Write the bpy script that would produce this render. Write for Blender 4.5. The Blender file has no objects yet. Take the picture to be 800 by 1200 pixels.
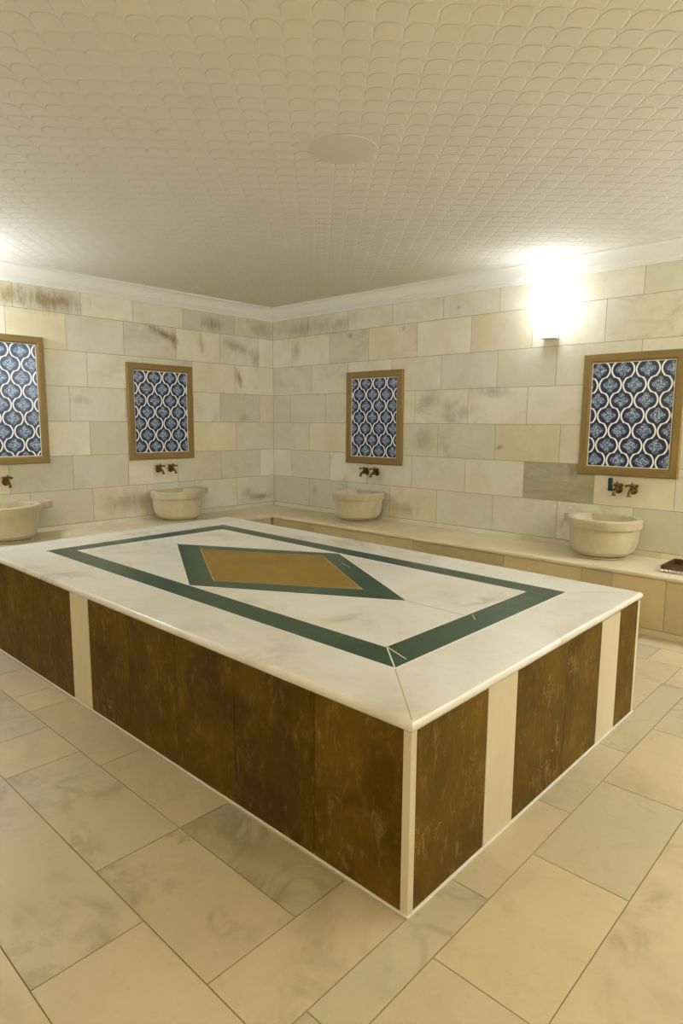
import bpy, bmesh, math, random
from mathutils import Vector, Matrix
random.seed(7)
S = bpy.context.scene
COL = S.collection
PI = math.pi

# ------------------------------------------------------------------ colour
def lin(v):
    v /= 255.0
    return v / 12.92 if v <= 0.04045 else ((v + 0.055) / 1.055) ** 2.4
def rgb(r, g, b):
    return (lin(r), lin(g), lin(b), 1.0)

# ------------------------------------------------------------------ node helper
class NT:
    def __init__(s, name):
        s.m = bpy.data.materials.new(name); s.m.use_nodes = True
        s.t = s.m.node_tree; s.t.nodes.clear()
        s.out = s.t.nodes.new('ShaderNodeOutputMaterial')
        s.b = s.t.nodes.new('ShaderNodeBsdfPrincipled')
        s.t.links.new(s.b.outputs[0], s.out.inputs[0])
        s.tc = s.t.nodes.new('ShaderNodeTexCoord')
    def put(s, sock, v):
        if v is None: return
        if isinstance(v, bpy.types.NodeSocket): s.t.links.new(v, sock)
        else: sock.default_value = v
    def M(s, op, a, b=None, c=None, clamp=False):
        n = s.t.nodes.new('ShaderNodeMath'); n.operation = op; n.use_clamp = clamp
        for i, v in enumerate((a, b, c)):
            if v is not None: s.put(n.inputs[i], v)
        return n.outputs[0]
    def V(s, op, a, b=None):
        n = s.t.nodes.new('ShaderNodeVectorMath'); n.operation = op
        s.put(n.inputs[0], a)
        if b is not None: s.put(n.inputs[1], b)
        return n.outputs[0]
    def scale(s, v, sc):
        return s.V('MULTIPLY', v, sc)
    def noise(s, vec, scale, detail=4.0, rough=0.55, dist=0.0):
        n = s.t.nodes.new('ShaderNodeTexNoise')
        s.put(n.inputs['Vector'], vec); n.inputs['Scale'].default_value = scale
        n.inputs['Detail'].default_value = detail; n.inputs['Roughness'].default_value = rough
        n.inputs['Distortion'].default_value = dist
        return n.outputs['Fac']
    def voro(s, vec, scale, feature='F1', out='Distance'):
        n = s.t.nodes.new('ShaderNodeTexVoronoi'); n.feature = feature
        s.put(n.inputs['Vector'], vec); n.inputs['Scale'].default_value = scale
        return n.outputs[out]
    def step(s, v, lo, hi, a=0.0, b=1.0):
        n = s.t.nodes.new('ShaderNodeMapRange'); n.interpolation_type = 'SMOOTHSTEP'
        s.put(n.inputs[0], v)
        n.inputs[1].default_value = lo; n.inputs[2].default_value = hi
        n.inputs[3].default_value = a; n.inputs[4].default_value = b
        return n.outputs[0]
    def mix(s, f, a, b, mode='MIX'):
        n = s.t.nodes.new('ShaderNodeMix'); n.data_type = 'RGBA'; n.blend_type = mode
        s.put(n.inputs[0], f); s.put(n.inputs[6], a); s.put(n.inputs[7], b)
        return n.outputs[2]
    def sep(s, v):
        n = s.t.nodes.new('ShaderNodeSeparateXYZ'); s.put(n.inputs[0], v); return n.outputs
    def comb(s, x, y, z=0.0):
        n = s.t.nodes.new('ShaderNodeCombineXYZ')
        s.put(n.inputs[0], x); s.put(n.inputs[1], y); s.put(n.inputs[2], z); return n.outputs[0]
    def attr(s, name):
        n = s.t.nodes.new('ShaderNodeAttribute'); n.attribute_name = name; return n
    def bump(s, h, strength=0.3, dist=0.01):
        n = s.t.nodes.new('ShaderNodeBump')
        n.inputs['Strength'].default_value = strength; n.inputs['Distance'].default_value = dist
        s.put(n.inputs['Height'], h); s.t.links.new(n.outputs[0], s.b.inputs['Normal'])
    def done(s, col, rough=0.5, metal=0.0, spec=0.5):
        s.put(s.b.inputs['Base Color'], col); s.put(s.b.inputs['Roughness'], rough)
        s.b.inputs['Metallic'].default_value = metal
        s.b.inputs['Specular IOR Level'].default_value = spec
        return s.m

def vein_mask(n, vec, scale, thin, patch_scale, lo=0.48, hi=0.62, dist=1.2):
    a = n.noise(vec, scale, 5.0, 0.6, dist)
    ridge = n.M('ABSOLUTE', n.M('SUBTRACT', a, 0.5))
    ridge = n.step(ridge, 0.0, thin, 1.0, 0.0)
    p = n.noise(vec, patch_scale, 2.0)
    return n.M('MULTIPLY', ridge, n.step(p, lo, hi))

def tile_stone(name, c1, c2, cveil, cvein, rough=0.45, stains=(), axes=(0, 2), spec=0.35, amt=1.0, cwarm=rgb(206, 186, 134)):
    """Stone cut in tiles: the mesh carries a per-tile tone (R bright, G hue, B veining)."""
    n = NT(name)
    at = n.attr('tone'); r, g, b = n.sep(at.outputs['Color'])[0:3]
    off = n.comb(n.M('MULTIPLY', r, 37.0), n.M('MULTIPLY', g, 53.0), n.M('MULTIPLY', n.M('ADD', r, g), 19.0))
    vec = n.V('ADD', n.tc.outputs['Object'], off)
    cloud = n.step(n.noise(vec, 2.2, 5.0, 0.6, 0.6), 0.3, 0.72)
    col = n.mix(cloud, c1, c2)
    col = n.mix(n.M('MULTIPLY', n.step(g, 0.55, 1.0), 0.5), col, cveil)
    col = n.mix(n.M('MULTIPLY', n.step(b, .85, 1.0), n.M('MULTIPLY_ADD', n.noise(n.scale(vec, (1.0, 1.0, 3.0)), 5.0, 6.0, .65, 1.2), .9, .05)), col, rgb(142, 132, 92))
    col = n.mix(n.M('MULTIPLY', n.step(g, .30, .10), .30), col, cwarm)
    fine = n.noise(vec, 28.0, 4.0, 0.65)
    col = n.mix(n.M('MULTIPLY', n.step(fine, 0.55, 0.8), 0.18), col, cvein)
    blot = n.step(n.noise(n.scale(vec, (1.0, 1.0, 1.6)), 2.6, 6.0, 0.6, 0.5), 0.52, 0.80)
    col = n.mix(n.M('MULTIPLY', blot, n.M('MULTIPLY_ADD', b, 0.95, 0.14 * amt)), col, cvein)
    vm = vein_mask(n, n.scale(vec, (1.0, 1.0, 2.0)), 3.0, 0.07, 2.5, 0.48, 0.66)
    col = n.mix(n.M('MULTIPLY', vm, n.M('MULTIPLY_ADD', b, 0.42, 0.03 * amt)), col, cvein)
    # old stains with a shape of their own
    if stains:
        p = n.sep(n.tc.outputs['Object']); pa, pb = p[axes[0]], p[axes[1]]
        streak = n.noise(n.scale(n.tc.outputs['Object'], (9.0, 9.0, 3.5)), 1.6, 6.0, 0.7, 0.8)
        for (a0, b0, ra, rb, rot, amt_, c) in stains:
            da = n.M('SUBTRACT', pa, a0); db = n.M('SUBTRACT', pb, b0)
            cs, sn = math.cos(rot), math.sin(rot)
            ua = n.M('MULTIPLY_ADD', da, cs / ra, n.M('MULTIPLY', db, sn / ra))
            ub = n.M('MULTIPLY_ADD', da, -sn / rb, n.M('MULTIPLY', db, cs / rb))
            d = n.M('SQRT', n.M('ADD', n.M('MULTIPLY', ua, ua), n.M('MULTIPLY', ub, ub)))
            f = n.M('ADD', n.M('SUBTRACT', 1.0, d), n.M('MULTIPLY', n.M('SUBTRACT', streak, 0.5), 1.6))
            f = n.M('MULTIPLY', n.step(f, -.1, 1.2), amt_)
            col = n.mix(f, col, c)
    br = n.M('MULTIPLY_ADD', r, 0.17, 0.91)
    col = n.mix(1.0, col, n.comb(br, br, br), 'MULTIPLY')
    n.bump(n.noise(vec, 14.0, 4.0), 0.12, 0.004)
    return n.done(col, n.M('MULTIPLY_ADD', fine, 0.2, rough), 0.0, spec)

def marble(name, c1, c2, cvein, rough=0.3, vs=2.2, amt=0.5, spec=0.5, stretch=(1, 1, 1)):
    n = NT(name)
    vec = n.scale(n.tc.outputs['Object'], stretch)
    col = n.mix(n.step(n.noise(vec, 1.8, 5.0, 0.6, 0.8), 0.3, 0.72), c1, c2)
    vm = vein_mask(n, vec, vs, 0.09, 1.7, 0.50, 0.70, .9)
    col = n.mix(n.M('MULTIPLY', vm, amt * .55), col, cvein)
    sm = n.step(n.noise(vec, 2.8, 6.0, 0.62, .8), 0.58, 0.85)
    col = n.mix(n.M('MULTIPLY', sm, amt * 0.8), col, cvein)
    f = n.noise(vec, 40.0, 3.0)
    col = n.mix(n.M('MULTIPLY', n.step(f, 0.5, 0.8), 0.12), col, cvein)
    n.bump(f, 0.05, 0.002)
    return n.done(col, rough, 0.0, spec)

# ------------------------------------------------------------------ materials
CREAM1, CREAM2 = rgb(227, 221, 199), rgb(216, 207, 178)
BROWNST = rgb(142, 118, 62)
GREYST = rgb(150, 142, 118)
back_stains = [
    (2.34, 1.72, .20, .13, .6, .55, GREYST), (3.05, 1.79, .28, .07, -.1, .6, GREYST), (2.75, 1.6, .3, .08, .2, .35, GREYST),
    (2.30, 1.33, .17, .17, 0, .6, GREYST), (0.55, 2.58, .55, .14, 0, .5, BROWNST), (1.15, 2.58, .35, .10, .2, .4, BROWNST),
    (0.42, 2.33, .10, .16, 0, .45, BROWNST), (1.28, 2.44, .06, .05, 0, .7, BROWNST), (2.02, 2.45, .025, .05, -.5, .8, BROWNST),
    (2.66, 2.58, .03, .03, 0, .8, BROWNST), (3.15, 1.28, .05, .03, .4, .8, BROWNST), (2.08, .60, .22, .10, 0, .55, BROWNST), (0.73, .70, .06, .12, 0, .5, GREYST),
    (3.80, .66, .16, .04, 1.0, .35, BROWNST)]
left_stains = [
    (-2.72, 2.59, .42, .14, 0, .95, BROWNST), (-3.05, 2.60, .2, .12, 0, .7, BROWNST), (-1.52, 2.41, .26, .06, -.35, 1.0, BROWNST), (-1.40, 2.36, .06, .12, 0, .9, BROWNST),
    (-0.90, 2.58, .22, .11, 0, .8, BROWNST), (-0.55, 2.36, .30, .08, -.2, .6, BROWNST), (-0.28, 2.25, .10, .14, 0, .6, BROWNST),
    (-0.53, 2.00, .06, .14, .25, .95, BROWNST), (-1.05, 2.36, .06, .16, .1, .5, BROWNST), (-0.22, .58, .24, .06, 0, .8, BROWNST), (-0.42, .64, .12, .09, 0, .45, BROWNST),
    (-2.02, .67, .36, .16, 0, .55, BROWNST), (-2.46, 1.70, .16, .05, 0, .4, GREYST), (-0.2, 2.6, .25, .12, 0, .5, BROWNST)]
M_wallB = tile_stone('back_wall_stone', CREAM1, CREAM2, rgb(196, 191, 162), rgb(156, 144, 108), .5, back_stains, (0, 2))
M_wallL = tile_stone('left_wall_stone', CREAM1, CREAM2, rgb(200, 191, 158), rgb(156, 142, 102), .5, left_stains, (1, 2))
M_wallO = tile_stone('wall_stone', CREAM1, CREAM2, rgb(196, 191, 162), rgb(156, 144, 108), .5)
M_floor = tile_stone('floor_marble', rgb(194, 174, 138), rgb(184, 165, 130), rgb(178, 169, 136), rgb(126, 112, 74), .36, amt=2.1, spec=.4)
M_bench = tile_stone('bench_stone', rgb(204, 185, 142), rgb(190, 169, 122), rgb(180, 160, 114), rgb(146, 124, 78), .4)

def plain(name, c, rough=.6, metal=0.0, var=.12, vs=8.0, spec=.4):
    n = NT(name)
    f = n.noise(n.tc.outputs['Object'], vs, 4.0, .6)
    d = tuple(x * (1 - var * 2) for x in c[:3]) + (1,)
    col = n.mix(f, d, c)
    n.bump(f, .06, .002)
    return n.done(col, rough, metal, spec)
M_grout = plain('grout', rgb(164, 144, 102), .8)
M_floorgrout = plain('floor_grout', rgb(152, 134, 90), .8)
M_seat = marble('seat_marble', rgb(215, 201, 165), rgb(205, 187, 146), rgb(170, 146, 100), .34, 1.6, .4)
M_slab = marble('platform_marble', rgb(222, 218, 206), rgb(213, 205, 186), rgb(150, 137, 106), .28, 1.7, .95)
M_strip = marble('strip_marble', rgb(210, 196, 166), rgb(200, 184, 148), rgb(176, 156, 116), .4, 1.5, .3, stretch=(1, 1, .3))
M_basin = marble('basin_marble', rgb(206, 195, 163), rgb(184, 168, 130), rgb(140, 120, 80), .38, 3.0, .7, stretch=(1.5, 1.5, .6))
M_white = plain('plaster_white', rgb(232, 228, 214), .6, var=.03)
M_joint = plain('pale_joint', rgb(232, 226, 208), .6, var=.05)
M_crack = plain('brown_joint', rgb(196, 174, 128), .8)
M_brass = plain('old_brass', rgb(132, 98, 48), .32, .85, .3, 30)
M_teal = plain('teal_plastic', rgb(22, 74, 84), .35, 0, .25, 40)
M_tin = plain('silver_tin', rgb(205, 205, 200), .25, .9, .15, 40)
M_dark = plain('dark_brown_lining', rgb(84, 58, 18), .6)
M_chrome = plain('sconce_metal', rgb(222, 220, 214), .4, 0)

def green_mat():
    n = NT('green_marble'); v = n.tc.outputs['Object']
    col = n.mix(n.noise(v, 5.0, 6.0, .65, .8), rgb(12, 48, 34), rgb(34, 72, 52))
    vm = vein_mask(n, v, 2.6, .012, 1.5, .56, .62, 1.5)
    col = n.mix(n.M('MULTIPLY', vm, .4), col, rgb(150, 165, 145))
    return n.done(col, .3, 0, .5)
M_green = green_mat()

def slate(name, c1, c2, cs, stretch, rough=.5, sc=1.0):
    n = NT(name); o = n.tc.outputs['Object']
    at = n.attr('tone'); r, g, b = n.sep(at.outputs['Color'])[0:3]
    v = n.V('ADD', o, n.comb(n.M('MULTIPLY', r, 31.0), n.M('MULTIPLY', g, 23.0), n.M('MULTIPLY', b, 41.0)))
    cloud = n.noise(v, 3.0, 6.0, .65, .8)
    col = n.mix(n.step(cloud, .3, .7), c1, c2)
    gr = n.noise(n.scale(v, stretch), 30.0, 5.0, .7, .5)
    col = n.mix(n.M('MULTIPLY', n.step(gr, .5, .78), .28), col, cs)
    scr = n.noise(n.scale(v, stretch), 9.0, 4.0, .6, 2.5)
    ridge = n.step(n.M('ABSOLUTE', n.M('SUBTRACT', scr, .5)), 0.0, .018, 1.0, 0.0)
    pat = n.step(n.noise(v, 3.4, 3.0), .54, .68)
    col = n.mix(n.M('MULTIPLY', n.M('MULTIPLY', ridge, pat), n.M('MULTIPLY', g, .8)), col, cs)
    br = n.M('MULTIPLY_ADD', r, .4, .8)
    col = n.mix(1.0, col, n.comb(br, br, br), 'MULTIPLY')
    n.bump(n.M('ADD', n.M('MULTIPLY', gr, .6), n.M('MULTIPLY', ridge, .25)), .35, .006)
    return n.done(col, rough, 0, .15)
M_slate = slate('brown_slate', rgb(72, 50, 2), rgb(100, 74, 5), rgb(186, 160, 96), (1, 1, .45), .55)
M_onyx = slate('brown_onyx', rgb(122, 94, 26), rgb(142, 110, 36), rgb(190, 166, 100), (.5, 1.6, 1), .35)

def wood_mat():
    n = NT('frame_wood'); v = n.tc.outputs['Object']
    uv = n.tc.outputs['UV']
    g = n.noise(n.scale(uv, (3.0, 60.0, 1.0)), 1.0, 5.0, .6, .6)
    col = n.mix(g, rgb(116, 92, 42), rgb(154, 127, 70))
    n.bump(g, .15, .002)
    return n.done(col, .5, 0, .35)
M_wood = wood_mat()

def ogee_mat():
    """Blue and white ogee lattice; UV is in metres with medallions at (0,0)+lattice."""
    P, H = .188, .240
    n = NT('ogee_tile')
    n.tc.outputs['UV']
    x, y, _ = n.sep(n.tc.outputs['UV'])
    ph = n.M('MULTIPLY', y, 2 * PI / H)
    s = n.M('COSINE', ph)
    w = n.M('MULTIPLY', n.M('SIGN', s), n.M('POWER', n.M('ABSOLUTE', s), .55))
    # little knot half way between neck and belly
    kn = n.step(n.M('ABSOLUTE', s), 0.0, .26, 1.0, 0.0)
    X = n.M('DIVIDE', x, P / 2)
    k = n.M('FLOOR', X); f = n.M('SUBTRACT', X, k)
    par = n.M('SUBTRACT', 1.0, n.M('MULTIPLY', n.M('FLOORED_MODULO', k, 2.0), 2.0))
    line = n.M('MULTIPLY_ADD', n.M('MULTIPLY', par, w), .415, .5)
    d = n.M('MULTIPLY', n.M('ABSOLUTE', n.M('SUBTRACT', f, line)), P / 2)
    slope = n.M('MULTIPLY', n.M('ABSOLUTE', n.M('SINE', ph)), .46 * .5 * P * 2 * PI / H * .8)
    d = n.M('DIVIDE', d, n.M('SQRT', n.M('MULTIPLY_ADD', slope, slope, 1.0)))
    lw = n.M('MULTIPLY_ADD', kn, .0066, .0062)
    e = n.M('SUBTRACT', d, lw)
    white = n.step(e, -.001, .001, 1.0, 0.0)
    edge = n.step(e, .001, .009, 1.0, 0.0)
    # medallions on two shifted lattices
    def med(ox, oy):
        a = n.M('SUBTRACT', n.M('FLOORED_MODULO', n.M('ADD', x, P / 2 - ox), P), P / 2)
        b = n.M('SUBTRACT', n.M('FLOORED_MODULO', n.M('ADD', y, H / 2 - oy), H), H / 2)
        r = n.M('SQRT', n.M('ADD', n.M('MULTIPLY', a, a), n.M('MULTIPLY', b, b)))
        c2 = n.M('DIVIDE', n.M('SUBTRACT', n.M('MULTIPLY', a, a), n.M('MULTIPLY', b, b)), n.M('ADD', n.M('MULTIPLY', r, r), 1e-6))
        c4 = n.M('MULTIPLY_ADD', n.M('MULTIPLY', c2, c2), 2.0, -1.0)
        return n.M('SUBTRACT', r, n.M('MULTIPLY_ADD', c4, .009, .049))
    m = n.M('MINIMUM', med(0, 0), med(P / 2, H / 2))
    inm = n.step(m, -.002, .002, 1.0, 0.0)
    rim = n.step(n.M('ABSOLUTE', n.M('ADD', m, .008)), .001, .004, 1.0, 0.0)
    vec = n.comb(x, y, 0.0)
    sp = n.step(n.noise(vec, 95.0, 2.0, .6, 1.0), .47, .60)
    navy = n.mix(n.noise(vec, 30.0, 3.0), rgb(8, 20, 48), rgb(22, 42, 78))
    col = n.mix(edge, navy, rgb(5, 14, 40))
    blue = n.mix(sp, rgb(44, 72, 112), rgb(196, 210, 220))
    blue = n.mix(n.M('MULTIPLY', rim, .5), blue, rgb(24, 48, 96))
    col = n.mix(inm, col, blue)
    wc = n.mix(n.M('MULTIPLY', kn, n.step(n.noise(vec, 160.0, 1.0), .5, .6)), rgb(250, 250, 246), rgb(206, 190, 156))
    col = n.mix(white, col, wc)
    n.bump(white, .2, .002)
    return n.done(col, .28, 0, .5)
M_ogee = ogee_mat()

def ceiling_mat():
    """Cream panel pressed with rows of round-topped scales set at 45 degrees."""
    n = NT('embossed_ceiling'); o = n.tc.outputs['Object']
    x, y, _ = n.sep(o)
    c = .1075
    k = 1 / math.sqrt(2) / c
    u = n.M('MULTIPLY_ADD', x, k, n.M('MULTIPLY', y, k))          # along a row
    v = n.M('MULTIPLY_ADD', x, k, n.M('MULTIPLY', y, -k))         # towards the camera side
    u = n.M('SUBTRACT', n.M('FRACT', u), .5); v = n.M('FRACT', v)
    au = n.M('MULTIPLY', n.M('ABSOLUTE', u), 2.0)
    arch = n.M('SUBTRACT', .96, n.M('MULTIPLY', n.M('POWER', au, 3.8), .46))
    dd = n.M('SUBTRACT', arch, v)
    inside = n.step(dd, -.02, .07)
    side = n.step(au, .86, 1.0, 1.0, .55)
    h = n.M('MULTIPLY', inside, n.M('MULTIPLY', n.M('MULTIPLY_ADD', v, .75, .25), side))
    h = n.M('SUBTRACT', h, n.M('MULTIPLY', n.step(n.M('ABSOLUTE', n.M('ADD', dd, .02)), 0.0, .055, 1.0, 0.0), .08))
    n.bump(h, .8, .0145)
    f = n.noise(o, 3.0, 3.0)
    col = n.mix(f, rgb(226, 220, 202), rgb(234, 228, 212))
    return n.done(col, .75, 0, .2)
M_ceil = ceiling_mat()

def glow_mat():
    n = NT('lit_frosted_glass')
    n.b.inputs['Emission Color'].default_value = (1, .97, .92, 1)
    n.b.inputs['Emission Strength'].default_value = 6.0
    return n.done((.9, .9, .88, 1), .5)
M_glow = glow_mat()

# ------------------------------------------------------------------ mesh helper
class MB:
    def __init__(s):
        s.v = []; s.f = []; s.m = []; s.c = []; s.uv = {}; s.smooth = set()
    def quad(s, idx, m=0, c=(0, 0, 0), uv=None, smooth=False):
        if uv: s.uv[len(s.f)] = uv
        if smooth: s.smooth.add(len(s.f))
        s.f.append(tuple(idx)); s.m.append(m); s.c.append(c)
    def poly(s, pts, m=0, c=(0, 0, 0), uv=None):
        b = len(s.v); s.v += [tuple(p) for p in pts]
        s.quad(range(b, b + len(pts)), m, c, uv)
    def box(s, x0, x1, y0, y1, z0, z1, m=0, c=(0, 0, 0)):
        b = len(s.v)
        s.v += [(x0, y0, z0), (x1, y0, z0), (x1, y1, z0), (x0, y1, z0), (x0, y0, z1), (x1, y0, z1), (x1, y1, z1), (x0, y1, z1)]
        for q in ((0, 3, 2, 1), (4, 5, 6, 7), (0, 1, 5, 4), (1, 2, 6, 5), (2, 3, 7, 6), (3, 0, 4, 7)):
            s.quad([b + i for i in q], m, c)
    def prism(s, pts, z0, z1, m=0, c=(0, 0, 0)):
        b = len(s.v); n = len(pts)
        s.v += [(p[0], p[1], z0) for p in pts] + [(p[0], p[1], z1) for p in pts]
        s.quad([b + n - 1 - i for i in range(n)], m, c); s.quad([b + n + i for i in range(n)], m, c)
        for i in range(n):
            j = (i + 1) % n; s.quad([b + i, b + j, b + n + j, b + n + i], m, c)
    def ring(s, outer, inner, z0, z1, m=0, c=(0, 0, 0)):
        n = len(outer)
        for i in range(n):
            j = (i + 1) % n
            s.prism([outer[i], outer[j], inner[j], inner[i]], z0, z1, m, c)
    def lathe(s, prof, org=(0, 0, 0), axis='z', seg=20, m=0, smooth=True, sc=(1, 1)):
        """prof: (radius, height) list; axis z, or y for outwards from the wall (towards -y)."""
        b = len(s.v); n = len(prof)
        for i in range(seg):
            a = 2 * PI * i / seg
            for (r, h) in prof:
                x, y = r * math.cos(a) * sc[0], r * math.sin(a) * sc[1]
                p = (x, y, h) if axis == 'z' else (x, -h, y)
                s.v.append((org[0] + p[0], org[1] + p[1], org[2] + p[2]))
        for i in range(seg):
            j = (i + 1) % seg
            for k in range(n - 1):
                s.quad([b + i * n + k, b + j * n + k, b + j * n + k + 1, b + i * n + k + 1], m, smooth=smooth)
        for k, rev in ((0, True), (n - 1, False)):
            if prof[k][0] > 1e-5:
                ids = [b + i * n + k for i in range(seg)]
                s.quad(ids[::-1] if rev else ids, m)
    def tube(s, pts, rad, seg=10, m=0):
        pts = [Vector(p) for p in pts]; b = len(s.v); n = len(pts)
        if not hasattr(rad, '__len__'): rad = [rad] * n
        up = Vector((1, 0, 0))
        for i, p in enumerate(pts):
            t = (pts[min(i + 1, n - 1)] - pts[max(i - 1, 0)]).normalized()
            a = t.cross(up)
            if a.length < .1: a = t.cross(Vector((0, 0, 1)))
            a.normalize(); q = t.cross(a)
            for k in range(seg):
                w = 2 * PI * k / seg
                s.v.append(tuple(p + (a * math.cos(w) + q * math.sin(w)) * rad[i]))
        for i in range(n - 1):
            for k in range(seg):
                l = (k + 1) % seg
                s.quad([b + i * seg + k, b + i * seg + l, b + (i + 1) * seg + l, b + (i + 1) * seg + k], m, smooth=True)
        s.quad([b + k for k in range(seg)][::-1], m); s.quad([b + (n - 1) * seg + k for k in range(seg)], m)
    def sweep(s, path, prof, closed=False, m=0, smooth=False, caps=True, closed_prof=True):
        """prof (d, z): d measured to the left of the travel direction."""
        path = [Vector((p[0], p[1])) for p in path]; N = len(path); n = len(prof); b = len(s.v)
        def nrm(a, c):
            t = (c - a).normalized(); return Vector((-t.y, t.x))
        for i, p in enumerate(path):
            if closed: n1, n2 = nrm(path[i - 1], p), nrm(p, path[(i + 1) % N])
            elif i == 0: n1 = n2 = nrm(p, path[1])
            elif i == N - 1: n1 = n2 = nrm(path[-2], p)
            else: n1, n2 = nrm(path[i - 1], p), nrm(p, path[i + 1])
            mi = (n1 + n2); mi = mi / (1 + n1.dot(n2))
            for (d, z) in prof: s.v.append((p.x + mi.x * d, p.y + mi.y * d, z))
        for i in range(N if closed else N - 1):
            j = (i + 1) % N
            for k in range(n if closed_prof else n - 1):
                l = (k + 1) % n
                s.quad([b + i * n + k, b + j * n + k, b + j * n + l, b + i * n + l], m, smooth=smooth)
        if not closed and caps and closed_prof:
            s.quad([b + k for k in range(n)], m); s.quad([b + (N - 1) * n + k for k in range(n)][::-1], m)
    def build(s, name, mats, parent=None, loc=None, sharp=True):
        me = bpy.data.meshes.new(name); me.from_pydata(s.v, [], s.f); 
        if not isinstance(mats, (list, tuple)): mats = [mats]
        for m in mats: me.materials.append(m)
        me.polygons.foreach_set('material_index', s.m)
        at = me.color_attributes.new('tone', 'FLOAT_COLOR', 'CORNER')
        uvl = me.uv_layers.new(name='UVMap')
        for p in me.polygons:
            c = s.c[p.index]; u = s.uv.get(p.index)
            p.use_smooth = p.index in s.smooth
            for q, li in enumerate(p.loop_indices):
                at.data[li].color = (c[0], c[1], c[2], 1)
                if u: uvl.data[li].uv = u[q]
        if sharp: me.set_sharp_from_angle(angle=math.radians(28))
        bm = bmesh.new(); bm.from_mesh(me); bmesh.ops.recalc_face_normals(bm, faces=bm.faces); bm.to_mesh(me); bm.free()
        o = bpy.data.objects.new(name, me); COL.objects.link(o)
        if parent: o.parent = parent
        if loc: o.location = loc
        return o

def struct(name, mb, mats):
    o = mb.build(name, mats); o['kind'] = 'structure'; return o
def thing(name, label, cat, loc=(0, 0, 0), rz=0.0, group=None):
    o = bpy.data.objects.new(name, None); COL.objects.link(o); o.empty_display_size = .1
    o.location = loc; o.rotation_euler = (0, 0, rz); o['label'] = label; o['category'] = cat
    if group: o['group'] = group
    return o
def copy_thing(root, loc, rz, label):
    r = root.copy(); COL.objects.link(r); r.location = loc; r.rotation_euler = (0, 0, rz); r['label'] = label
    for ch in list(root.children):
        c = ch.copy(); COL.objects.link(c); c.parent = r
        for g in list(ch.children):
            d = g.copy(); COL.objects.link(d); d.parent = c
    return r
def tone(v=None):
    return (random.random(), random.random(), (random.random() ** 3 * .5) if v is None else v)

# ------------------------------------------------------------------ room
RX, RY = 8.3, -7.2          # far sides of the room (behind the camera)
ZC, ZCE = 2.7055, 2.861     # cornice foot, ceiling
ZB = .4542                  # bench top
ROWS = [0.0, .17, ZB + .047, .835, 1.163, 1.492, 1.822, 2.155, 2.492, ZC + .03]
G = .0022                   # half a joint

def wall_tiles(mb, length, place, joints_fn, special=None):
    for ri in range(2, len(ROWS) - 1):
        z0, z1 = ROWS[ri], ROWS[ri + 1]; course = 9 - ri          # course 1 is the topmost in the photo
        js = [j for j in joints_fn(course) if 0.02 < j < length - .02]
        js = [0.0] + js + [length]
        for a, b in zip(js[:-1], js[1:]):
            c = tone()
            if special:
                for (cr, mid, cc) in special:
                    if cr == course and a < mid < b: c = cc
            place(mb, a + G, b - G, z0 + G, z1 - G, c)

def back_joints(c):
    named = {1: [.62, 1.25, 1.87, 2.493, 3.10, 3.72, 4.337], 2: [.343, .968, 1.55, 2.188, 2.812, 3.425, 4.058],
             3: [.679, 1.25, 1.87, 2.486, 3.101, 3.66, 4.35], 4: [.32, .912, 1.54, 2.179, 2.80, 3.408, 4.04],
             5: [.64, 1.25, 1.87, 2.467, 3.103, 3.726, 4.35], 6: [.32, .981, 1.54, 2.154, 2.793, 3.406, 4.042],
             7: [.641, 1.25, 1.87, 2.472, 3.104, 3.732, 4.37]}[c]
    out = list(named); x = named[-1]
    while x < RX: x += .625; out.append(x)
    return out
def left_joints(c):
    odd = [.588, 1.28, 1.871, 2.41, 3.03] if c == 1 else [.588, 1.18, 1.78, 2.378, 2.98]
    even = [.228, .80, 1.375, 1.98, 2.565, 3.101] if c == 2 else [.223, .81, 1.40, 1.985, 2.565, 3.15]
    out = list(odd if c % 2 else even); x = out[-1]
    while x < -RY: x += .60; out.append(x)
    return out
T = .006
def pl_back(mb, a, b, z0, z1, c): mb.box(a, b, 0.0, T, z0, z1, 1, c)
def pl_left(mb, a, b, z0, z1, c): mb.box(-T, 0.0, -b, -a, z0, z1, 1, c)
def pl_right(mb, a, b, z0, z1, c): mb.box(RX, RX + T, -b, -a, z0, z1, 1, c)
def pl_front(mb, a, b, z0, z1, c): mb.box(a, b, RY - T, RY, z0, z1, 1, c)

w = MB(); w.box(-.2, RX + .2, .0012, .2, 0, ZCE, 0)
wall_tiles(w, RX, pl_back, back_joints, [(6, 3.7, (.12, .95, 1.0)), (4, 2.5, (.5, .6, .55)), (4, 3.1, (.6, .5, .4)), (5, 2.3, (.45, .9, .25)), (2, 4.3, (.55, .7, .65)),
                                        (6, 4.3, (.95, .1, 0)), (7, .8, (.25, .9, .3)), (7, .3, (.2, .9, .1)), (6, .6, (.5, .8, .1)), (4, .6, (.5, .8, .1)), (1, .3, (.1, .5, .2)), (1, .9, (.3, .4, .2)), (1, 1.5, (.3, .5, .2))])
struct('wall_back', w, [M_grout, M_wallB])
w = MB(); w.box(-.2, -.0012, RY - .2, .2, 0, ZCE, 0)
wall_tiles(w, -RY, pl_left, left_joints, [(2, 2.8, (.95, .1, 0)), (2, 1.0, (.95, .2, .05)), (5, .9, (.95, .1, 0)), (6, 1.7, (.95, .2, 0)), (5, .3, (.5, .8, .1)), (7, 2.1, (.15, .2, .2))])
struct('wall_left', w, [M_grout, M_wallL])
w = MB(); w.box(RX + .0012, RX + .2, RY - .2, .2, 0, ZCE, 0); wall_tiles(w, -RY, pl_right, left_joints)
for a in range(12): w.box(RX, RX + T, -.62 * (a + 1) + G, -.62 * a - G, .003, .49, 1, tone())
struct('wall_right', w, [M_grout, M_wallO])
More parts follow.
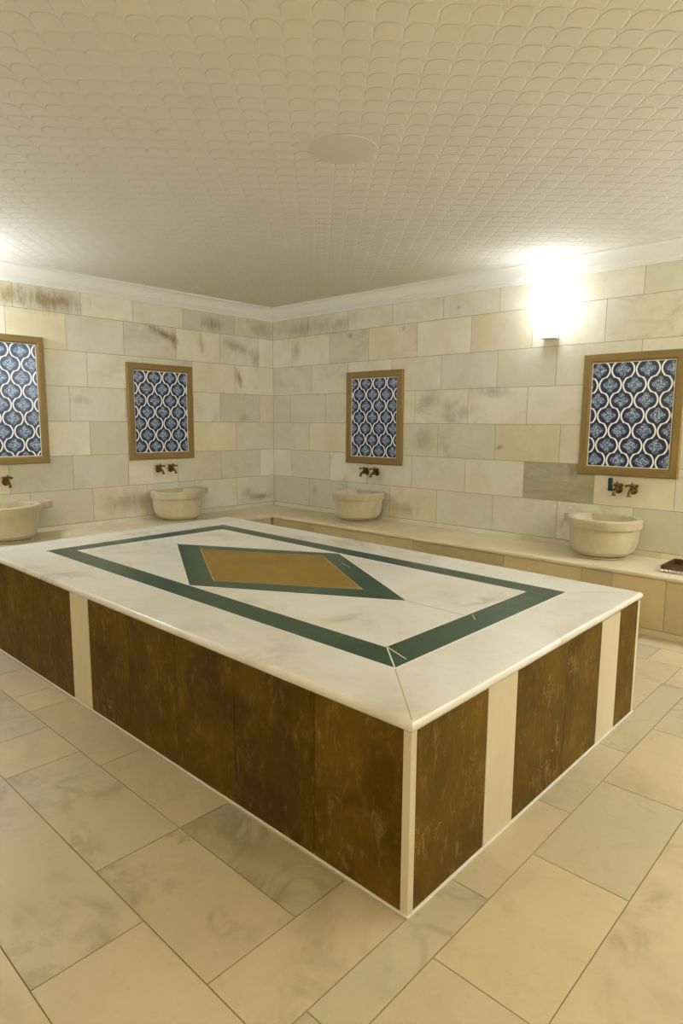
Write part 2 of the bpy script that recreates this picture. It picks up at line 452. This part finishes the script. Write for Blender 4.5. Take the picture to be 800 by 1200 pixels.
w = MB(); w.box(-.2, RX + .2, RY - .2, RY - .0012, 0, ZCE, 0); wall_tiles(w, RX, pl_front, back_joints)
for a in range(14): w.box(.62 * a + G, .62 * (a + 1) - G, RY - T, RY, .003, .49, 1, tone())
struct('wall_front', w, [M_grout, M_wallO])

c = MB(); c.box(-.2, RX + .2, RY - .2, .2, ZCE, ZCE + .15); struct('ceiling', c, M_ceil)

# cornice (one run on each wall, mitred) and the low skirting over the bench
CP = [(0, ZC), (.016, ZC), (.016, ZC + .022), (.024, ZC + .026), (.024, ZC + .042), (.030, ZC + .046)]
for i in range(8):
    a = i / 7 * PI / 2
    CP.append((.032 + .036 * (1 - math.cos(a)), ZC + .048 + .088 * math.sin(a)))
CP += [(.078, ZC + .138), (.078, ZC + .150), (.084, ZCE), (0, ZCE)]
E_ = .09
def cornice(name, p, q, d1, d2):
    m = MB(); m.sweep([p, q], CP)
    # mitre both ends
    P, Q = Vector(p), Vector(q); t = (Q - P).normalized(); nl = Vector((-t.y, t.x)); k = len(CP)
    for i in range(len(m.v)):
        d = CP[i % k][0]; s = (1 if i < k else -1) * d
        m.v[i] = (m.v[i][0] + t.x * s, m.v[i][1] + t.y * s, m.v[i][2])
    o = struct(name, m, M_white)
cornice('trim_1', (RX, 0), (0, 0), 1, 1)
cornice('trim_2', (0, 0), (0, RY), 1, 1)
cornice('trim_3', (0, RY), (RX, RY), 1, 1)
cornice('trim_4', (RX, RY), (RX, 0), 1, 1)

def skirting(name, horizontal, joints, end):
    m = MB(); js = [.012] + joints + [end]
    for a, b in zip(js[:-1], js[1:]):
        cc = tone(.1)
        if horizontal: m.box(a + .001, b - .001, -.010, 0, ZB, ROWS[2] - .003, 0, cc)
        else: m.box(0, .010, -b + .001, -a - .001, ZB, ROWS[2] - .003, 0, cc)
    return struct(name, m, M_wallO)
skirting('baseboard_back', True, [1.2, 2.5, 3.405, 4.6, 5.8, 7.0], RX)
skirting('baseboard_left', False, [1.1, 2.3, 3.5, 4.7, 5.9], -RY)

# ------------------------------------------------------------------ floor
BD, BDX = .604, .653         # bench depth at the back wall, at the left wall
fl = MB(); fl.box(-.2, RX + .2, RY - .2, .2, -.2, -.003, 0)
GF = .0020
def ft(x0, x1, y0, y1, c=None):
    fl.box(x0 + GF, x1 - GF, y0 + GF, y1 - GF, -.02, 0.0, 1, c or (random.uniform(.2, .8), random.random(), random.random() ** 2 * .7))
def frow(xs, y0, y1, cs={}):
    for i, (a, b) in enumerate(zip(xs[:-1], xs[1:])): ft(a, b, y0, y1, cs.get(i))
def fcol(ys, x0, x1, cs={}):
    for i, (a, b) in enumerate(zip(ys[:-1], ys[1:])): ft(x0, x1, b, a, cs.get(i))
XR = [5.5 + .62 * i for i in range(5)] + [RX]
frow([BDX - .05, 1.2, 1.8, 2.4, 3.0, 3.6, 4.2, 4.7, 5.35] + XR[2:], -.81, -BD + .05)
frow([BDX - .05, 1.1, 1.75, 2.4, 3.0, 3.6, 4.25, 4.875, 5.5] + XR[1:], -1.09, -.81)
frow([BDX - .05, 1.3, 1.9, 2.5, 3.1, 3.75, 4.4, 5.08, 5.6] + XR[2:], -1.43, -1.09)
fcol([-1.43, -2.0, -2.6, -3.2, -3.9], BDX - .05, 1.62)
fl.box(1.62, 5.07, -3.9, -1.43, -.02, 0.0, 1, (.5, .5, .2))
# strip at the short side, and the two wider columns beyond it
fcol([-1.43, -2.40, -3.03, -3.652, -4.317, -4.95, -5.6, -6.2, -6.8, RY], 5.072, 5.213, {0: (.35, .9, .4), 1: (.55, .8, .3), 2: (.6, .6, .3), 3: (.45, .9, .7)})
fcol([-1.43, -2.068, -2.712, -3.35, -3.956, -4.6, -5.2, -5.8, -6.4, RY], 5.213, 5.542, {0: (.35, .95, .8), 1: (.8, .3, .1), 2: (.45, .9, .4), 3: (.85, .2, .05), 4: (.55, .5, .2)})
fcol([-1.43, -2.62, -4.15, -4.8, -5.4, -6.0, -6.6, RY], 5.542, 6.16, {1: (.8, .2, .55)})
for x0, x1 in ((6.16, 6.78), (6.78, 7.4), (7.4, 8.0), (8.0, RX)):
    o_ = random.uniform(0, .4); fcol([-1.43, -2.1 - o_, -2.9 - o_, -3.6 - o_, -4.3 - o_, -5.0 - o_, -5.7 - o_, -6.3 - o_, RY], x0, x1)
# rows along the long side
Y1, Y2, Y3 = -4.122, -4.447, -4.780
frow([BDX - .05, 1.0, 1.5, 2.17, 2.565, 2.803, 3.562, 4.19, 4.822], Y1, -3.9, {5: (.3, .5, .1), 6: (.35, .45, .1), 7: (.2, .7, .95)})
ft(4.822, 5.072, Y2, -3.9, (.5, .4, .35))
frow([BDX - .05, 1.2, 1.8, 2.42, 3.034, 3.378, 4.19, 4.822], Y2, Y1, {3: (.4, .95, .4), 4: (.75, .25, .05), 5: (.4, .85, .55), 6: (.3, .4, .75)})
frow([BDX - .05, 1.3, 1.95, 2.6, 3.25, 4.498, 5.072], Y3, Y2, {4: (.5, .75, .5), 5: (.7, .3, .1)})
frow([BDX - .05, 1.1, 1.8, 2.5, 3.2, 3.95, 4.9, 5.072], -5.42, Y3, {5: (.85, .2, .05)})
frow([BDX - .05, 1.3, 1.95, 2.6, 3.25, 3.9, 4.5, 5.072], -6.05, -5.42); frow([BDX - .05, 1.1, 1.8, 2.5, 3.2, 3.95, 5.072], -6.65, -6.05); frow([BDX - .05, 1.3, 1.95, 2.6, 3.25, 3.9, 4.5, 5.072], RY, -6.65)
struct('floor', fl, [M_floorgrout, M_floor])

# ------------------------------------------------------------------ L-shaped bench
bench = thing('stone_bench', 'long low beige stone bench with rounded edge running along both tiled walls', 'bench', (BDX, -BD, 0))
def rel(mb, org): mb.v = [(v[0] - org[0], v[1] - org[1], v[2] - org[2]) for v in mb.v]; return mb
BO = (BDX, -BD, 0)
path = [(BDX, RY + .012), (BDX, -BD), (RX - .012, -BD)]
m = MB()
R_ = .021
prof = [(BD - .012, ZB)]
for i in range(9):
    a = PI / 2 + PI * i / 8
    prof.append((R_ + R_ * math.cos(a) * 1.0, ZB - R_ + R_ * math.sin(a)))
prof.append((BD - .012, ZB - 2 * R_))
m.sweep(path, prof, smooth=False)
# left run is a little deeper: widen the part along the left wall
for i, v in enumerate(m.v):
    if v[0] < BDX - .4: m.v[i] = (.012, v[1], v[2])
rel(m, BO).build('seat_slab', M_seat, bench)
m = MB()
zt = ZB - 2 * R_
m.sweep(path, [(.024, 0), (.024, zt), (.5, zt), (.5, 0)], m=0)
js = [BDX - .016, 1.32, 1.95, 2.3, 2.621, 2.935, 3.563, 4.217, 4.448, 4.819, 5.45, 6.08, 6.7, 7.3, RX - .012]
for a, b in zip(js[:-1], js[1:]): m.box(a + .0015, b - .0015, -BD + .016, -BD + .03, .05, zt - .001, 1, tone(.15))
ly = [-BD + .016 - .62 * i for i in range(11)] + [RY + .012]
for a, b in zip(ly[:-1], ly[1:]): m.box(BDX - .03, BDX - .016, b + .0015, a - .0015, .05, zt - .001, 1, tone(.15))
rel(m, BO).build('front_panel', [M_grout, M_bench], bench)
m = MB(); m.sweep(path, [(.008, 0), (.008, .046), (.03, .046), (.03, 0)]); rel(m, BO).build('plinth', M_seat, bench)

# ------------------------------------------------------------------ heated platform in the middle
ZS = .643
PO = (3.3, -2.9, 0)
plat = thing('marble_platform', 'big rectangular marble platform with green inlaid border and brown slate sides in the room centre', 'platform', PO)
quad = [(1.505, -3.909), (5.09, -3.909), (5.076, -1.912), (1.43, -1.80)]
m = MB(); RB = .019
pr = [(R_ * 4, ZS - 2 * RB)]
pr = []
for i in range(9):
    a = PI / 2 + PI * i / 8
    pr.append((RB + RB * math.cos(a), ZS - RB + RB * math.sin(a)))
m.sweep(quad, pr, closed=True, closed_prof=False, smooth=True)
inner = []
for i in range(4):
    b0 = i * 9; inner.append((m.v[b0][0], m.v[b0][1]))
m.poly([(p[0], p[1], ZS) for p in inner]); m.poly([(p[0], p[1], ZS - 2 * RB) for p in inner[::-1]])
def strip(mb, a, b, wd, z0, z1, mm=0):
    a, b = Vector(a), Vector(b); t = (b - a).normalized(); nn = Vector((-t.y, t.x)) * wd / 2
    mb.prism([a - nn, b - nn, b + nn, a + nn], z0, z1, mm)
strip(m, (4.795, -3.618), (5.073, -3.892), .004, ZS - .004, ZS + .0006, 1)
strip(m, (4.297, -2.899), (4.635, -2.905), .004, ZS - .004, ZS + .0006, 1)
strip(m, (1.51, -2.9), (1.85, -2.9), .004, ZS - .004, ZS + .0006, 1)
strip(m, (4.795, -2.19), (5.06, -1.93), .004, ZS - .004, ZS + .0006, 1)
rel(m, PO).build('top_slab', [M_slab, M_crack], plat)
def grow(q, d):
    """offset a counter-clockwise polygon outwards by d"""
    n = len(q); out = []
    for i in range(n):
        p0, p1, p2 = Vector(q[i - 1]), Vector(q[i]), Vector(q[(i + 1) % n])
        t1, t2 = (p1 - p0).normalized(), (p2 - p1).normalized()
        n1, n2 = Vector((t1.y, -t1.x)), Vector((t2.y, -t2.x))
        mi = (n1 + n2) / (1 + n1.dot(n2)); out.append((p1.x + mi.x * d, p1.y + mi.y * d))
    return out
bo = [(1.856, -3.608), (4.791, -3.614), (4.787, -2.198), (1.794, -2.128)]
bi = [(1.985, -3.464), (4.636, -3.473), (4.641, -2.331), (1.975, -2.266)]
do = [(2.258, -2.869), (3.297, -3.462), (4.297, -2.899), (3.296, -2.311)]
di = [(2.536, -2.868), (3.307, -3.317), (4.010, -2.889), (3.270, -2.435)]
lw = .0065
m = MB(); m.ring(bo, bi, ZS - .006, ZS + .0010, 0)
m.ring(grow(bo, lw), bo, ZS - .006, ZS + .0008, 1); m.ring(bi, grow(bi, -lw), ZS - .006, ZS + .0008, 1)
strip(m, (4.642, -3.473), (4.791, -3.614), .005, ZS, ZS + .0014, 1)
strip(m, (4.64, -3.468), (4.77, -3.52), .0045, ZS, ZS + .0014, 1)
strip(m, (4.65, -2.87), (4.70, -2.93), .004, ZS, ZS + .0014, 1)
rel(m, PO).build('green_border', [M_green, M_joint], plat)
m = MB(); m.ring(do, di, ZS - .006, ZS + .0010, 0)
m.ring(grow(do, lw), do, ZS - .006, ZS + .0009, 1)
strip(m, do[2], di[2], .004, ZS, ZS + .0014, 2); strip(m, do[0], di[0], .004, ZS, ZS + .0014, 2)
strip(m, do[3], di[3], .004, ZS, ZS + .0014, 2); strip(m, do[1], di[1], .004, ZS, ZS + .0014, 2)
strip(m, (3.62, -2.56), (3.50, -2.50), .004, ZS, ZS + .0013, 1)
rel(m, PO).build('green_diamond', [M_green, M_joint, plain('grey_joint', rgb(120, 130, 110))], plat)
m = MB(); m.prism(grow(di, -.004), ZS - .006, ZS + .0010, 0, (.5, .2, .7)); m.ring(di, grow(di, -.004), ZS - .006, ZS + .0012, 1)
rel(m, PO).build('brown_centre', [M_onyx, M_crack], plat)
# body
zu = ZS - 2 * RB
FX, FY = 5.070, -3.889
BX0, BY1 = 1.545, -1.935
m = MB(); m.box(BX0 + .02, FX - .016, FY + .016, BY1 - .02, 0, zu); rel(m, PO).build('core', M_grout, plat)
def side_panel(x0, x1, y0, y1, name='side_panel', mat=None, c=None, z0=.008):
    m = MB(); m.box(x0, x1, y0, y1, z0, zu - .001, 0, c or tone()); rel(m, PO)
    return m.build(name, mat or M_slate, plat)
g = .0018
long_spec = [(1.57, 1.91, 'b', (.6, .2, .4)), (1.91, 2.818, 'b', (.55, .5, .1)), (2.818, 3.025, 'w', None), (3.025, 3.42, 'b', (.5, .9, .3)), (3.42, 3.82, 'b', (.15, .3, .7)),
             (3.82, 4.227, 'b', (.2, .7, .2)), (4.227, 4.666, 'b', (.0, .4, .9)), (4.666, 5.044, 'b', (.7, .0, .5))]
for a, b, k, c in long_spec:
    if k == 'b': side_panel(a + g, b - g, FY, FY + .016, c=c)
    else: side_panel(a + g, b - g, FY - .001, FY + .016, 'marble_strip', M_strip)
    if k == 'b': side_panel(a + g, b - g, BY1 - .02, BY1 - .004)
    else: side_panel(a + g, b - g, BY1 - .02, BY1 - .003, 'marble_strip', M_strip)
short_spec = [(-3.862, -3.449, 'b', (.55, .9, .8)), (-3.449, -3.238, 'w', None), (-3.238, -2.80, 'b', (.5, .8, .3)), (-2.80, -2.437, 'b', (.6, .95, .6)), (-2.437, -2.208, 'w', None), (-2.208, -1.957, 'b', (.65, .9, .2))]
for a, b, k, c in short_spec:
    if k == 'b': side_panel(FX - .016, FX, a + g, b - g, c=c)
    else: side_panel(FX - .016, FX + .001, a + g, b - g, 'marble_strip', M_strip)
    if k == 'b': side_panel(BX0 + .004, BX0 + .02, a + g, b - g)
    else: side_panel(BX0 + .003, BX0 + .02, a + g, b - g, 'marble_strip', M_strip)
for (x, y) in ((FX - .0265, FY - .001), (FX - .0265, BY1 - .0265), (BX0, FY - .001), (BX0, BY1 - .0265)):
    m = MB(); m.box(x, x + .028, y, y + .028, 0, zu - .001); rel(m, PO).build('corner_post', M_strip, plat)
m = MB(); m.ring([(BX0 - .002, FY - .004), (FX + .006, FY - .004), (FX + .006, BY1 + .004), (BX0 - .002, BY1 + .004)],
                 [(BX0 + .02, FY + .012), (FX - .012, FY + .012), (FX - .012, BY1 - .02), (BX0 + .02, BY1 - .02)], .0005, .0060); rel(m, PO).build('base_joint', M_joint, plat)

# ------------------------------------------------------------------ framed tile panels
def framed(label, loc, rz, W, Hh, fw, phx, phz, group='framed blue tile panels on the walls'):
    """local: wall plane at y=0, facing -y, x to the right, origin at the centre"""
    t = thing('tile_panel', label, 'wall panel', loc, rz, group)
    m = MB(); d, x1, z1 = .030, W / 2, Hh / 2; x0, z0 = W / 2 - fw, Hh / 2 - fw
    O = [(-x1, -z1), (x1, -z1), (x1, z1), (-x1, z1)]; I = [(-x0, -z0), (x0, -z0), (x0, z0), (-x0, z0)]
    ch = .006
    def off(L, k): return [(a + (k if a < 0 else -k), b + (k if b < 0 else -k)) for a, b in L]
    loops = [(O, 0), (O, -d + ch), (off(O, ch), -d), (off(O, fw - .014), -d), (off(O, fw - .011), -d + .006), (off(O, fw - .002), -d + .007), (I, -d + .012), (I, 0)]
    b = len(m.v)
    for L, y in loops:
        for (a, z) in L: m.v.append((a, y, z))
    for k in range(len(loops) - 1):
        for i in range(4):
            j = (i + 1) % 4
            la = W if i % 2 == 0 else Hh
            uv = [(0 + i, k * .013), (la + i, k * .013), (la + i, k * .013 + .013), (i, k * .013 + .013)]
            m.quad([b + k * 4 + i, b + k * 4 + j, b + (k + 1) * 4 + j, b + (k + 1) * 4 + i], 0, (0, 0, 0), uv)
    m.build('frame', M_wood, t)
    m = MB(); q = [(-x0, -z0), (x0, -z0), (x0, z0), (-x0, z0)]
    uv = [(a + x0 - phx, z - z0 + phz) for a, z in q]
    m.poly([(a, -.014, z) for a, z in q], 0, (0, 0, 0), uv)
    m.poly([(a, -.002, z) for a, z in q[::-1]], 0, (0, 0, 0), uv[::-1])
    for i in range(4):
        j = (i + 1) % 4
        m.poly([(q[i][0], -.002, q[i][1]), (q[j][0], -.002, q[j][1]), (q[j][0], -.014, q[j][1]), (q[i][0], -.014, q[i][1])], 0, (0, 0, 0), [uv[i], uv[j], uv[j], uv[i]])
    m.build('tile', M_ogee, t)
    m = MB()
    e = .006
    m2 = [(-x0, -z0), (x0, -z0), (x0, z0), (-x0, z0)]; n2 = off(m2, e)
    for i in range(4):
        j = (i + 1) % 4
        m.poly([(m2[i][0], -.0155, m2[i][1]), (m2[j][0], -.0155, m2[j][1]), (n2[j][0], -.0155, n2[j][1]), (n2[i][0], -.0155, n2[i][1])])
        m.poly([(n2[i][0], -.0155, n2[i][1]), (n2[j][0], -.0155, n2[j][1]), (n2[j][0], -.014, n2[j][1]), (n2[i][0], -.014, n2[i][1])])
    m.build('white_edge', M_joint, t)
    return t
LR = PI / 2      # things on the left wall face +x
framed('tallest blue ogee tile panel in wooden frame, cut off by the left edge', (0, -3.21, 1.677), LR, .84, 1.146, .068, .0, .065)
framed('blue ogee tile panel in wooden frame on left wall beside the corner', (0, -1.582, 1.593), LR, .78, .995, .072, .05, .065)
framed('blue ogee tile panel in wooden frame on right wall nearest the corner', (1.642, 0, 1.549), 0, .782, .988, .073, .02, .055)
framed('wide blue ogee tile panel in wooden frame at far right near the lamp', (4.296, 0, 1.573), 0, .774, .974, .070, .056, .062)

# ------------------------------------------------------------------ marble basins
def make_basin(side):
    t = thing('marble_basin', '', 'basin', (0, 0, 0), 0, 'marble wash basins on the bench')
    seg = 40; yc = -.205
    def loop(R, z, back, k=1.0, cy=yc):
        """D-shaped outline: circle of radius R cut by the wall at y=back"""
        pts = []
        for i in range(seg):
            a = 2 * PI * i / seg
            pts.append((R * math.cos(a), min(cy + R * math.sin(a) * k, back), z))
        return pts
    def skin(m, loops, mat=0):
        b = len(m.v)
        for L in loops: m.v += L
        for k in range(len(loops) - 1):
            for i in range(seg):
                j = (i + 1) % seg
                m.quad([b + k * seg + i, b + k * seg + j, b + (k + 1) * seg + j, b + (k + 1) * seg + i], mat, smooth=True)
        m.quad([b + i for i in range(seg)][::-1], mat); e = b + (len(loops) - 1) * seg
        m.quad([e + i for i in range(seg)], mat)
    bk = -.0115
    H0, H1 = .240, .312
    m = MB()
    # outside, from foot to the underside of the rim, then in over the rim and down the hollow
    outs = [(.150, .018, -.225), (.200, .030, -.224), (.235, .060, -.218), (.252, .105, -.210), (.258, .150, -.206), (.260, .200, yc), (.261, H0 - .002, yc), (.277, H0, yc),
            (.279, H0 + .006, yc), (.280, H1 - .006, yc), (.275, H1, yc), (.236, H1, yc), (.229, H1 - .006, yc), (.222, H1 - .06, yc), (.20, H1 - .13, yc), (.15, H1 - .19, yc), (.06, H1 - .215, yc)]
    loops = []
    for i, (r, z, cy) in enumerate(outs):
        loops.append(loop(r, z, bk if i < 11 else -.055, 1.0, cy))
    skin(m, loops)
    m.build('bowl', M_basin, t)
    m = MB(); skin(m, [loop(.152, 0, bk, 1, -.228), loop(.178, .003, bk, 1, -.228), loop(.182, .014, bk, 1, -.228), loop(.168, .020, bk, 1, -.228)]); m.build('foot', M_basin, t)
    for s in (side,):
        m = MB(); x0, x1 = sorted((s * .232, s * (.362 if side < 0 else .43)))
        z0, z1 = H0 + .006, H1 - .001; y0, y1 = -.150, bk; e = .007
        b = len(m.v)
        for (z, k) in ((z0, e), (z0 + e, 0), (z1 - e, 0), (z1, e)):
            m.v += [(x0 + k, y0 + k, z), (x1 - k, y0 + k, z), (x1 - k, y1, z), (x0 + k, y1, z)]
        for q in range(3):
            for i in range(4):
                j = (i + 1) % 4; m.quad([b + q * 4 + i, b + q * 4 + j, b + q * 4 + 4 + j, b + q * 4 + 4 + i])
        m.quad([b + 3, b + 2, b + 1, b]); m.quad([b + 12, b + 13, b + 14, b + 15])
        m.build('lug', M_basin, t)
    return t
ba = make_basin(-1); ba.location = (4.225, 0, ZB); ba['label'] = 'round marble basin on the bench below the far right tile panel, near the tray'
copy_thing(ba, (1.605, 0, ZB), 0, 'round marble basin on right wall bench nearest the corner')
bb = make_basin(1); bb.location = (0, -1.54, ZB); bb.rotation_euler = (0, 0, LR); bb['label'] = 'round marble basin on left wall bench, second from the left edge'
copy_thing(bb, (0, -3.27, ZB), LR, 'round marble basin cut off by the left edge, below the tallest tile panel')

# ------------------------------------------------------------------ brass taps (face -y)
def make_tap(label, lever=False):
    t = thing('brass_tap', label, 'tap', (0, 0, 0), 0, 'old brass taps above the basins')
    m = MB(); m.lathe([(.0, -.002), (.032, -.002), (.034, .004), (.026, .010), (.014, .013), (.012, .02)], axis='y', seg=18); m.build('rosette', M_brass, t)
    m = MB(); m.lathe([(.012, .012), (.012, .03), (.019, .036), (.021, .048), (.019, .060), (.012, .066), (.0, .068)], axis='y', seg=14)
    m.tube([(0, -.05, 0), (0, -.075, -.002), (0, -.095, -.012), (0, -.102, -.024), (0, -.103, -.036)], [.014, .012, .011, .011, .013], 12)
    m.lathe([(.016, -.044), (.017, -.039), (.013, -.033)], (0, -.103, 0), 'z', 12)
    m.build('spout', M_brass, t)
    m = MB(); m.lathe([(.010, .012), (.009, .030), (.012, .034), (.008, .040)], (0, -.048, 0), 'z', 12); hm = m.build('stem', M_brass, t)
    m = MB()
    m.lathe([(.0, .034), (.016, .036), (.018, .044), (.012, .052), (.006, .056), (.005, .066), (.0, .070)], (0, -.048, 0), 'z', 14)
    for i in range(4):
        a = PI / 5 + i * PI / 2; dx, dy = math.cos(a), math.sin(a)
        m.tube([(dx * .010, -.048 + dy * .010, .043), (dx * .026, -.048 + dy * .026, .047), (dx * .034, -.048 + dy * .034, .042), (dx * .044, -.048 + dy * .044, .037), (dx * .050, -.048 + dy * .050, .035)],
               [.007, .0065, .009, .0135, .005], 8)
    m.build('handle', M_brass, t)
    if lever:
        m = MB(); b = 0
        m.box(-.064, -.036, -.066, -.040, -.012, .092); m.box(-.060, -.040, -.070, -.066, .0, .082); m.box(-.040, -.012, -.056, -.046, -.006, .006)
        m.build('lever', M_teal, t)
    return t
tp = make_tap('plain brass cross tap under the far right tile panel, right of the teal lever tap'); tp.location = (4.362, 0, .975)
tl = make_tap('brass tap with upright teal lever under the far right tile panel', True); tl.location = (4.245, 0, .975)
copy_thing(tp, (1.545, 0, .962), 0, 'left tap of the brass pair on right wall nearest the corner')
copy_thing(tp, (1.690, 0, .962), 0, 'right tap of the brass pair on right wall nearest the corner')
copy_thing(tp, (0, -1.640, .984), LR, 'left tap of the brass pair on left wall beside the corner')
copy_thing(tp, (0, -1.490, .984), LR, 'right tap of the brass pair on left wall beside the corner')
copy_thing(tp, (0, -3.185, .948), LR, 'brass tap at the left edge over the cut-off basin')

# ------------------------------------------------------------------ tray on the bench at the right edge
tr = thing('metal_tray', 'small open tray with dark brown lining and silvery front at right edge of the bench', 'tray', (4.91, -.33, ZB + .001))
m = MB(); x0, x1, y0, y1 = -.165, .165, -.165, .165
m.prism([(x0, y0), (x1, y0), (x1, y1), (x0, y1)], 0, .005)
m.box(x0, x1, y1 - .006, y1, .005, .045); m.box(x0, x0 + .006, y0 + .006, y1 - .006, .005, .045); m.box(x1 - .006, x1, y0 + .006, y1 - .006, .005, .045); m.box(x0, x1, y0, y0 + .006, .005, .020)
m.build('tray_body', M_dark, tr)
m = MB()
for i in range(12):
    x = x0 + .014 + i * .0275
    m.lathe([(.0, 0), (.012, .002), (.014, .008), (.006, .012), (.0, .013)], (x, y0 - .0005, .012), 'y', 10, 0)
m.box(x0, x1, y0 - .003, y0, .018, .023); m.box(x0 - .003, x0, y0, y1, .040, .047); m.box(x0, x1, y1 - .007, y1 + .001, .045, .049)
m.build('silver_rim', M_tin, tr)
# ------------------------------------------------------------------ round cap on the ceiling
m = MB(); m.lathe([(.0, 0), (.170, 0), (.173, -.002), (.172, -.005), (.166, -.0065), (.0, -.0065)], seg=48)
o = m.build('ceiling_cap', plain('cap_paint', rgb(219, 211, 193), .75, var=.03)); o.location = (3.775, -2.80, ZCE)
o['label'] = 'flat round cream cap on the embossed ceiling above the platform'; o['category'] = 'ceiling cap'

# ------------------------------------------------------------------ wall sconces and added fill lamps
def sconce(label, loc, rz, power, col, glow=None):
    t = thing('wall_sconce', label, 'lamp', loc, rz, 'glass wall lamps')
    m = MB(); m.box(-.058, .058, -.012, 0, -.185, -.10); m.box(-.062, .062, -.085, -.004, -.182, -.172); m.build('bracket', M_chrome, t)
    m = MB(); seg = 16; b = 0; prof = [(.052, .070, -.170), (.066, .085, -.10), (.082, .100, -.02), (.094, .112, .06), (.090, .108, .06), (.078, .096, -.02), (.060, .078, -.10), (.046, .064, -.160)]
    n = len(prof)
    for i in range(seg + 1):
        a = PI * i / seg
        for (rx, ry, z) in prof: m.v.append((rx * math.cos(a), -.013 - ry * math.sin(a), z))
    for i in range(seg):
        for k in range(n - 1): m.quad([i * n + k, (i + 1) * n + k, (i + 1) * n + k + 1, i * n + k + 1], smooth=True)
    for k in (0, n - 1): m.quad([i * n + k for i in range(seg + 1)])
    for i in (0, seg): m.quad([i * n + k for k in range(n)])
    m.build('glass_shade', glow or M_glow, t)
    m = MB(); m.lathe([(.0, -.06), (.012, -.06), (.014, -.02), (.026, .015), (.028, .035), (.02, .055), (.0, .064)], (0, -.062, .0), 'z', 16); m.build('bulb', M_glow, t)
    L = bpy.data.lights.new('sconce_light', 'POINT'); L.energy = power; L.color = col; L.shadow_soft_size = .07
    lo = bpy.data.objects.new('sconce_light', L); COL.objects.link(lo); lo.parent = t; lo.location = (0, -.20, .09)
    return t
COOL = (.86, .985, 1.24); WARM = (1.0, .955, .84)
sconce('glowing glass wall lamp high on right wall beside the far right tile panel', (3.605, 0, 2.395), 0, 5.5, COOL)
sconce('glowing glass wall lamp on left wall beyond the left edge of the photo', (0, -4.0, 2.395), LR, 54, COOL)
sconce('added fill lamp on the unseen wall behind the camera, left one', (2.6, RY, 2.395), PI, 20, WARM)  # added as weak warm fill from behind the camera
sconce('added fill lamp on the unseen wall behind the camera, right one', (6.2, RY, 2.395), PI, 52, WARM)  # added as warm fill for floor and ceiling in front
sconce('added fill lamp on right wall, outside the photo just beyond the right edge', (6.25, 0, 2.395), 0, 56, COOL)  # unseen lamp added to brighten back wall, bench and platform
sconce('added fill lamp at the far unseen end of the right wall', (7.8, 0, 2.395), 0, 58, COOL)  # unseen, added to share the fill with the lamp before it
sconce('added fill lamp on the unseen right hand wall', (RX, -3.0, 2.395), -LR, 46, WARM)  # added as warm fill from the side, no known lamp here

# ------------------------------------------------------------------ world, camera, view
W = bpy.data.worlds.new('room_air'); S.world = W; W.use_nodes = True
W.node_tree.nodes['Background'].inputs[0].default_value = (.0, .0, .0, 1)
cam = bpy.data.cameras.new('camera'); co = bpy.data.objects.new('camera', cam); COL.objects.link(co)
cam.sensor_fit = 'VERTICAL'; cam.sensor_height = 24.0; cam.sensor_width = 16.0; cam.lens = 24.0 * 748.441 / 1200.0; cam.clip_start = .02
yaw, pit, rol = math.radians(42.9157), math.radians(7.9964), math.radians(.3808)
fw = Vector((-math.sin(yaw) * math.cos(pit), math.cos(yaw) * math.cos(pit), -math.sin(pit)))
r = Vector((math.cos(yaw), math.sin(yaw), 0)); u = r.cross(fw)
r2 = r * math.cos(rol) + u * math.sin(rol); u2 = -r * math.sin(rol) + u * math.cos(rol)
mat = Matrix((r2, u2, -fw)).transposed().to_4x4(); mat.translation = Vector((6.1177, -5.3221, 1.5)); co.matrix_world = mat
S.camera = co
S.view_settings.view_transform = 'Standard'; S.view_settings.look = 'None'; S.view_settings.gamma = 1.0; S.view_settings.use_curve_mapping = False
S.view_settings.exposure = 0.30
